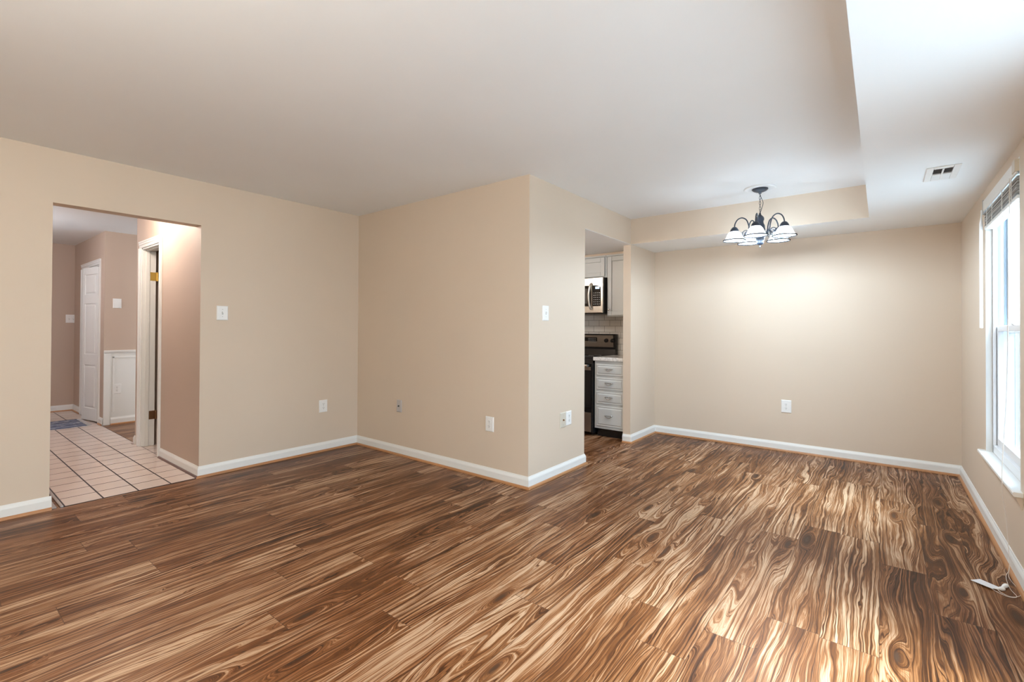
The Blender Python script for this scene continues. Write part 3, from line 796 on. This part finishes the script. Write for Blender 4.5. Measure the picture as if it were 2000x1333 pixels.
dome_lamp('round white ceiling lamp glowing in the kitchen', (-3.25, 3.9, HS), 19, (1.0, 0.89, 0.78))
dome_lamp('added fill lamp behind the view, lighting the living room', (-1.1, -0.6, H), 130, (1.0, 0.99, 0.90), drop=0.40)  # invented lamp behind the camera, added as the main room fill

# ------------------------------------------------------------------ kitchen
KX = XP-0.088
YF = 4.895                     # base cabinet face
struct('wall_backsplash', boxes(((XL, YB-0.010, 0.90), (KX, YB, 1.42))), SUBWAY)
cb = thing('base_cabinet', 'grey base cabinet of four drawers right of the range', 'cabinet', (-2.43, YF, 0))
def C(x, y, z): return (x+2.43, y-YF, z)
cx0, cx1 = -2.612, KX-0.003
bm = new_bm(); box(bm, C(cx0, YF, 0.10), C(cx1, YB-0.012, 0.875)); obj('cabinet_body', bm, CAB, cb)
bm = new_bm(); box(bm, C(cx0+0.003, YF+0.065, 0.0), C(cx1, YF+0.085, 0.10)); obj('toe_kick', bm, BLACK, cb)
def raised(bm, x0, x1, z0, z1, yf, th=0.018, edge=0.022):
    """drawer front with bevelled field, in cabinet-local axes, front toward -Y"""
    lv = [(0, 0), (0, -th*0.55), (0.008, -th*0.75), (edge, -th*0.55), (edge+0.008, -th)]
    R_ = [[bm.verts.new((a_, yf+d_, b_)) for a_, b_ in ((x0+o_, z0+o_), (x1-o_, z0+o_), (x1-o_, z1-o_), (x0+o_, z1-o_))] for o_, d_ in lv]
    for A_, B_ in zip(R_[:-1], R_[1:]):
        for k in range(4): bm.faces.new((A_[k], A_[(k+1)%4], B_[(k+1)%4], B_[k]))
    bm.faces.new(R_[0]); bm.faces.new(R_[-1])
def bail_pull(xm, zm, yf, parent):
    bm = new_bm()
    w_ = 0.042
    tube(bm, smooth_path([(xm-w_, yf, zm+0.004), (xm-w_, yf-0.018, zm+0.002), (xm-w_*0.6, yf-0.024, zm-0.012), (xm, yf-0.026, zm-0.018), (xm+w_*0.6, yf-0.024, zm-0.012), (xm+w_, yf-0.018, zm+0.002), (xm+w_, yf, zm+0.004)], 6), 0.0035, 8)
    tube(bm, [(xm-w_-0.004, yf-0.014, zm+0.004), (xm, yf-0.016, zm+0.004), (xm+w_+0.004, yf-0.014, zm+0.004)], 0.005, 8)
    for s_ in (-1, 1): lathe(bm, [(0, -0.008), (0.007, -0.006), (0.008, 0), (0.007, 0.006), (0, 0.008)], 10, (xm+s_*w_, yf-0.014, zm+0.004))
    for k in range(-3, 4, 2): lathe(bm, [(0, -0.006), (0.0065, -0.003), (0.0065, 0.003), (0, 0.006)], 8, (xm+k*0.011, yf-0.016, zm+0.004))
    return obj('handle', bm, PULLM, parent, smooth=True)
for (z0, z1) in ((0.708, 0.838), (0.546, 0.682), (0.384, 0.522), (0.128, 0.360)):
    bm = new_bm(); x0, _, _ = C(cx0+0.022, 0, 0); x1, _, _ = C(cx1-0.012, 0, 0)
    raised(bm, x0, x1, z0, z1, 0.0)
    dr = obj('drawer', bm, CAB, cb, bevel=0.0015)
    bail_pull((x0+x1)/2, (z0+z1)/2+0.01, -0.018, dr)
tag(obj('countertop', boxes(((-2.622, YF-0.030, 0.877), (KX-0.001, YB-0.011, 0.917))), QUARTZ, bevel=0.004), 'white veined stone countertop on the grey drawer cabinet', 'countertop')

# range
rx0, rx1 = -3.385, -2.626
rg = thing('range', 'black and stainless electric range left of the grey drawers', 'stove', ((rx0+rx1)/2, YF, 0))
rm = (rx0+rx1)/2
def G(x, y, z): return (x-rm, y-YF, z)
def gbox(name, mat, *bs, par=None, bev=0.003):
    bm = new_bm()
    for p, q in bs: box(bm, G(*p), G(*q))
    return obj(name, bm, mat, par or rg, bevel=bev)
gbox('body', BLACK, ((rx0, YF+0.01, 0.03), (rx1, YB-0.03, 0.895)))
gbox('cooktop', BLGLASS, ((rx0, YF-0.022, 0.896), (rx1, YB-0.10, 0.912)))
od = gbox('oven_door', BLGLASS, ((rx0+0.004, YF-0.030, 0.275), (rx1-0.022, YF+0.008, 0.80)))
gbox('door_band', STEELD, ((rx0+0.004, YF-0.033, 0.76), (rx1-0.022, YF-0.0305, 0.80)), par=od, bev=0)
gbox('side_strip', BLACK, ((rx1-0.020, YF-0.022, 0.04), (rx1, YF+0.008, 0.88)))
bm = new_bm(); tube(bm, [G(rx0+0.05, YF-0.075, 0.815), G(rx1-0.045, YF-0.075, 0.815)], 0.015, 12)
for xx in (rx0+0.06, rx1-0.06): box(bm, G(xx-0.012, YF-0.075, 0.805), G(xx+0.012, YF-0.028, 0.825))
obj('handle', bm, STEEL, od, smooth=False)
gbox('front_trim', BLACK, ((rx0, YF-0.026, 0.84), (rx1, YF+0.008, 0.894)))
gbox('storage_drawer', STEELD, ((rx0+0.004, YF-0.030, 0.045), (rx1-0.022, YF+0.008, 0.268)))
for xx in (rx0+0.05, rx1-0.05): gbox('foot', BLACK, ((xx-0.015, YF+0.06, 0.0), (xx+0.015, YF+0.09, 0.03)))
bm = new_bm(); prism(bm, [(YB-0.10-YF, 0.912), (YB-0.085-YF, 0.985), (YB-0.060-YF, 1.005), (YB-0.075-YF, 1.165), (YB-0.06-YF, 1.178), (YB-0.012-YF, 1.178), (YB-0.012-YF, 0.905)], 'x', rx0-rm, rx1-rm+0.004)
bgd = obj('backguard', bm, BLACK, rg)
bm = new_bm(); prism(bm, [(YB-0.062-YF, 1.012), (YB-0.077-YF, 1.163), (YB-0.079-YF, 1.163), (YB-0.064-YF, 1.012)], 'x', rx0-rm+0.01, rx1-rm-0.03); obj('control_panel', bm, STEELD, bgd)
bm = new_bm(); prism(bm, [(YB-0.066-YF, 1.065), (YB-0.074-YF, 1.135), (YB-0.077-YF, 1.135), (YB-0.069-YF, 1.065)], 'x', -0.16, 0.126); obj('display', bm, BLGLASS, bgd)
bm = new_bm()
for r_ in range(3):
    for c_ in range(6): box(bm, (0.0+c_*0.020, YB-0.079-YF, 1.075+r_*0.020), (0.008+c_*0.020, YB-0.069-YF, 1.080+r_*0.020))
obj('display_marks', bm, SCREWM, bgd)
for xx in (-2.652-0.085, -2.652):
    bm = new_bm(); lathe(bm, [(0, 0), (0.026, 0), (0.026, 0.012), (0.021, 0.03), (0, 0.032)], 24); box(bm, (-0.004, -0.022, 0.03), (0.004, 0.022, 0.040))
    kn = obj('knob', bm, BLACK, rg); kn.location = G(xx-0.01, YB-0.074, 1.098); kn.rotation_euler = (R(96), 0, 0)
for xx, yy, rr in ((rx0+0.2, YF+0.14, 0.09), (rx1-0.2, YF+0.14, 0.11), (rx0+0.2, YF+0.40, 0.11), (rx1-0.2, YF+0.40, 0.08)):
    bm = new_bm(); lathe(bm, [(rr-0.003, 0.9122), (rr, 0.9122), (rr, 0.9126), (rr-0.003, 0.9126)], 40, (xx-rm, yy-YF, 0), closed=True); obj('burner_ring', bm, SCREWM, rg)

# wall cabinets
def wall_cab(name, label, x0, x1, z0, z1, yf, doors, knobs):
    tg = thing(name, label, 'cabinet', ((x0+x1)/2, yf, z0)); m_ = (x0+x1)/2
    bm = new_bm(); box(bm, (x0-m_, 0, 0), (x1-m_, YB-0.001-yf, z1-z0)); obj('cabinet_body', bm, CAB, tg)
    bm = new_bm(); box(bm, (x0-m_, -0.024, z1-z0-0.016), (x1-m_, 0.0, z1-z0)); obj('crown_strip', bm, CAB, tg, bevel=0.003)
    for (d0, d1), kx in zip(doors, knobs):
        bm = new_bm(); w_ = 0.052; zA, zB = 0.012, z1-z0-0.024
        a0, a1 = d0-m_, d1-m_
        box(bm, (a0, -0.020, zA), (a0+w_, -0.001, zB)); box(bm, (a1-w_, -0.020, zA), (a1, -0.001, zB)); box(bm, (a0+w_, -0.020, zB-w_), (a1-w_, -0.001, zB)); box(bm, (a0+w_, -0.020, zA), (a1-w_, -0.001, zA+w_))
        box(bm, (a0+w_, -0.010, zA+w_), (a1-w_, -0.001, zB-w_))
        dd = obj('door', bm, CAB, tg, bevel=0.003)
        if kx is not None:
            bm = new_bm(); lathe(bm, [(0, 0), (0.006, 0), (0.005, 0.012), (0.012, 0.018), (0.013, 0.024), (0.008, 0.030), (0, 0.031)], 16)
            kn = obj('knob', bm, CHROME, dd, smooth=True); kn.location = (kx-m_, -0.019, 0.080); kn.rotation_euler = (R(90), 0, 0)
    return tg
YU = 5.196
wall_cab('wall_cabinet', 'tall grey wall cabinet with a round knob above the countertop', -2.612, KX-0.003, 1.395, 2.135, YU, [(-2.597, KX-0.010)], [-2.572])
wall_cab('wall_cabinet', 'short grey wall cabinet right above the microwave', -3.385, -2.618, 1.868, 2.135, YU, [(-3.375, -3.008), (-2.998, -2.640)], [None, None])
struct('trim_kitchen_soffit', boxes(((XL, YU-0.002, 2.136), (KX, YB, HS-0.003))), WALL)

# microwave
mx0, mx1, my, mz0, mz1 = -3.380, -2.622, 5.105, 1.438, 1.866
mw = thing('microwave', 'stainless over-the-range microwave with a curved handle', 'microwave', ((mx0+mx1)/2, my, mz0))
mm = (mx0+mx1)/2
def mbox(name, mat, *bs, par=None, bev=0.002):
    bm = new_bm()
    for p, q in bs: box(bm, (p[0]-mm, p[1]-my, p[2]-mz0), (q[0]-mm, q[1]-my, q[2]-mz0))
    return obj(name, bm, mat, par or mw, bevel=bev)
mbox('case', BLACK, ((mx0, my+0.025, mz0-0.014), (mx1, YB-0.012, mz1)))
md = mbox('door', STEEL, ((mx0+0.002, my, mz0), (mx1-0.002, my+0.024, mz1-0.004)), bev=0.004)
mbox('door_glass', BLGLASS, ((mx0+0.06, my-0.003, mz0+0.080), (-2.782, my-0.0005, mz1-0.095)), par=md, bev=0.001)
mbox('door_window', paint('mesh_glass', (0.10, 0.095, 0.09), 0.15, 0, 0), ((mx0+0.10, my-0.0045, mz0+0.115), (-2.830, my-0.003, mz1-0.13)), par=md, bev=0)
cp = mbox('control_panel', BLGLASS, ((-2.762, my-0.003, mz0+0.080), (-2.650, my-0.0005, mz1-0.095)), par=md, bev=0.001)
mbox('display', LCD, ((-2.722, my-0.0045, mz1-0.140), (-2.668, my-0.003, mz1-0.112)), par=mw, bev=0)
bm = new_bm()
for r_ in range(6):
    for c_ in range(4):
        xx, zz = -2.745+c_*0.024, mz0+0.100+r_*0.027
        box(bm, (xx-mm, -0.0045, zz-mz0), (xx+0.012-mm, -0.003, zz+0.009-mz0))
obj('buttons', bm, SCREWM, mw)
bm = new_bm(); hx_ = -2.788-mm
tube(bm, smooth_path([(hx_+0.014, -0.001, 0.395-0.04), (hx_+0.010, -0.03, 0.335), (hx_, -0.042, 0.26), (hx_-0.004, -0.044, 0.20), (hx_, -0.042, 0.13), (hx_+0.010, -0.03, 0.062), (hx_+0.014, -0.001, 0.045)], 8), 0.0125, 12)
obj('handle', bm, STEEL, mw, smooth=True)

# ------------------------------------------------------------------ hall mat
mt = thing('floor_mat', 'small striped navy and grey woven mat on the hall tiles', 'mat', (-8.08, 1.0, 0.005))
bm = new_bm()
x0, x1, y0, y1 = -0.34, 0.33, -0.42, 0.365
n_ = 30
rows = [[bm.verts.new((x0+(x1-x0)*i_/n_, y0+(y1-y0)*j_/8, 0.004+0.0015*math.sin(i_*2.1))) for i_ in range(n_+1)] for j_ in range(9)]
for j_ in range(8):
    for i_ in range(n_): bm.faces.new((rows[j_][i_], rows[j_][i_+1], rows[j_+1][i_+1], rows[j_+1][i_]))
r_ = bmesh.ops.extrude_face_region(bm, geom=bm.faces[:])
for v_ in [g_ for g_ in r_['geom'] if isinstance(g_, bmesh.types.BMVert)]: v_.co.z = 0.0005
mt_mesh = obj('mat_cloth', bm, MATM, mt)
bm = new_bm()
for k in range(34):
    xx = x0+0.01+(x1-x0-0.02)*k/33; sk = random.uniform(-0.012, 0.012)
    tube(bm, [(xx, y1-0.004, 0.003), (xx+sk*0.5, y1+0.022, 0.003), (xx+sk, y1+0.045, 0.002)], 0.0018, 5)
o = obj('fringe', bm, paint('fringe', (0.55, 0.53, 0.52), 0.9, 0, 0), mt); o['label'] = 'pale fringe'

# ------------------------------------------------------------------ outside the window
tag(obj('patio', boxes(((XR+WT, -14, -0.30), (22, 26, -0.25))), paint('concrete', (0.34, 0.34, 0.34), 0.9, 0, 0.04)), 'grey concrete patio outside the window', 'patio')
bpy.data.objects['patio']['kind'] = 'structure'
FENCE = paint('fence_dimmed', (0.085, 0.115, 0.15), 0.6, 0.0, 0.05)  # all board colours dimmed to stand in for lower outdoor exposure
FENCED = paint('fence_dark', (0.028, 0.044, 0.066), 0.6, 0.0, 0.05)
FENCEW = paint('fence_pale', (0.15, 0.175, 0.195), 0.6, 0.0, 0.02)
fn = thing('privacy_fence', 'blue grey and pale upright fence boards beyond the window glass', 'fence', (1.4, 7.0, -0.25))
xx = -0.62
k = 0
while xx < 1.5:
    m_, w_ = [(FENCE, 0.050), (FENCED, 0.055), (FENCE, 0.045), (FENCEW, 0.060), (FENCED, 0.040), (FENCEW, 0.10)][k % 6]
    obj('board', boxes(((xx, 0.0 + (0.02 if m_ is FENCED else 0), 0), (xx+w_, 0.03, 3.0))), m_, fn, bevel=0.004)
    xx += w_ + 0.003; k += 1
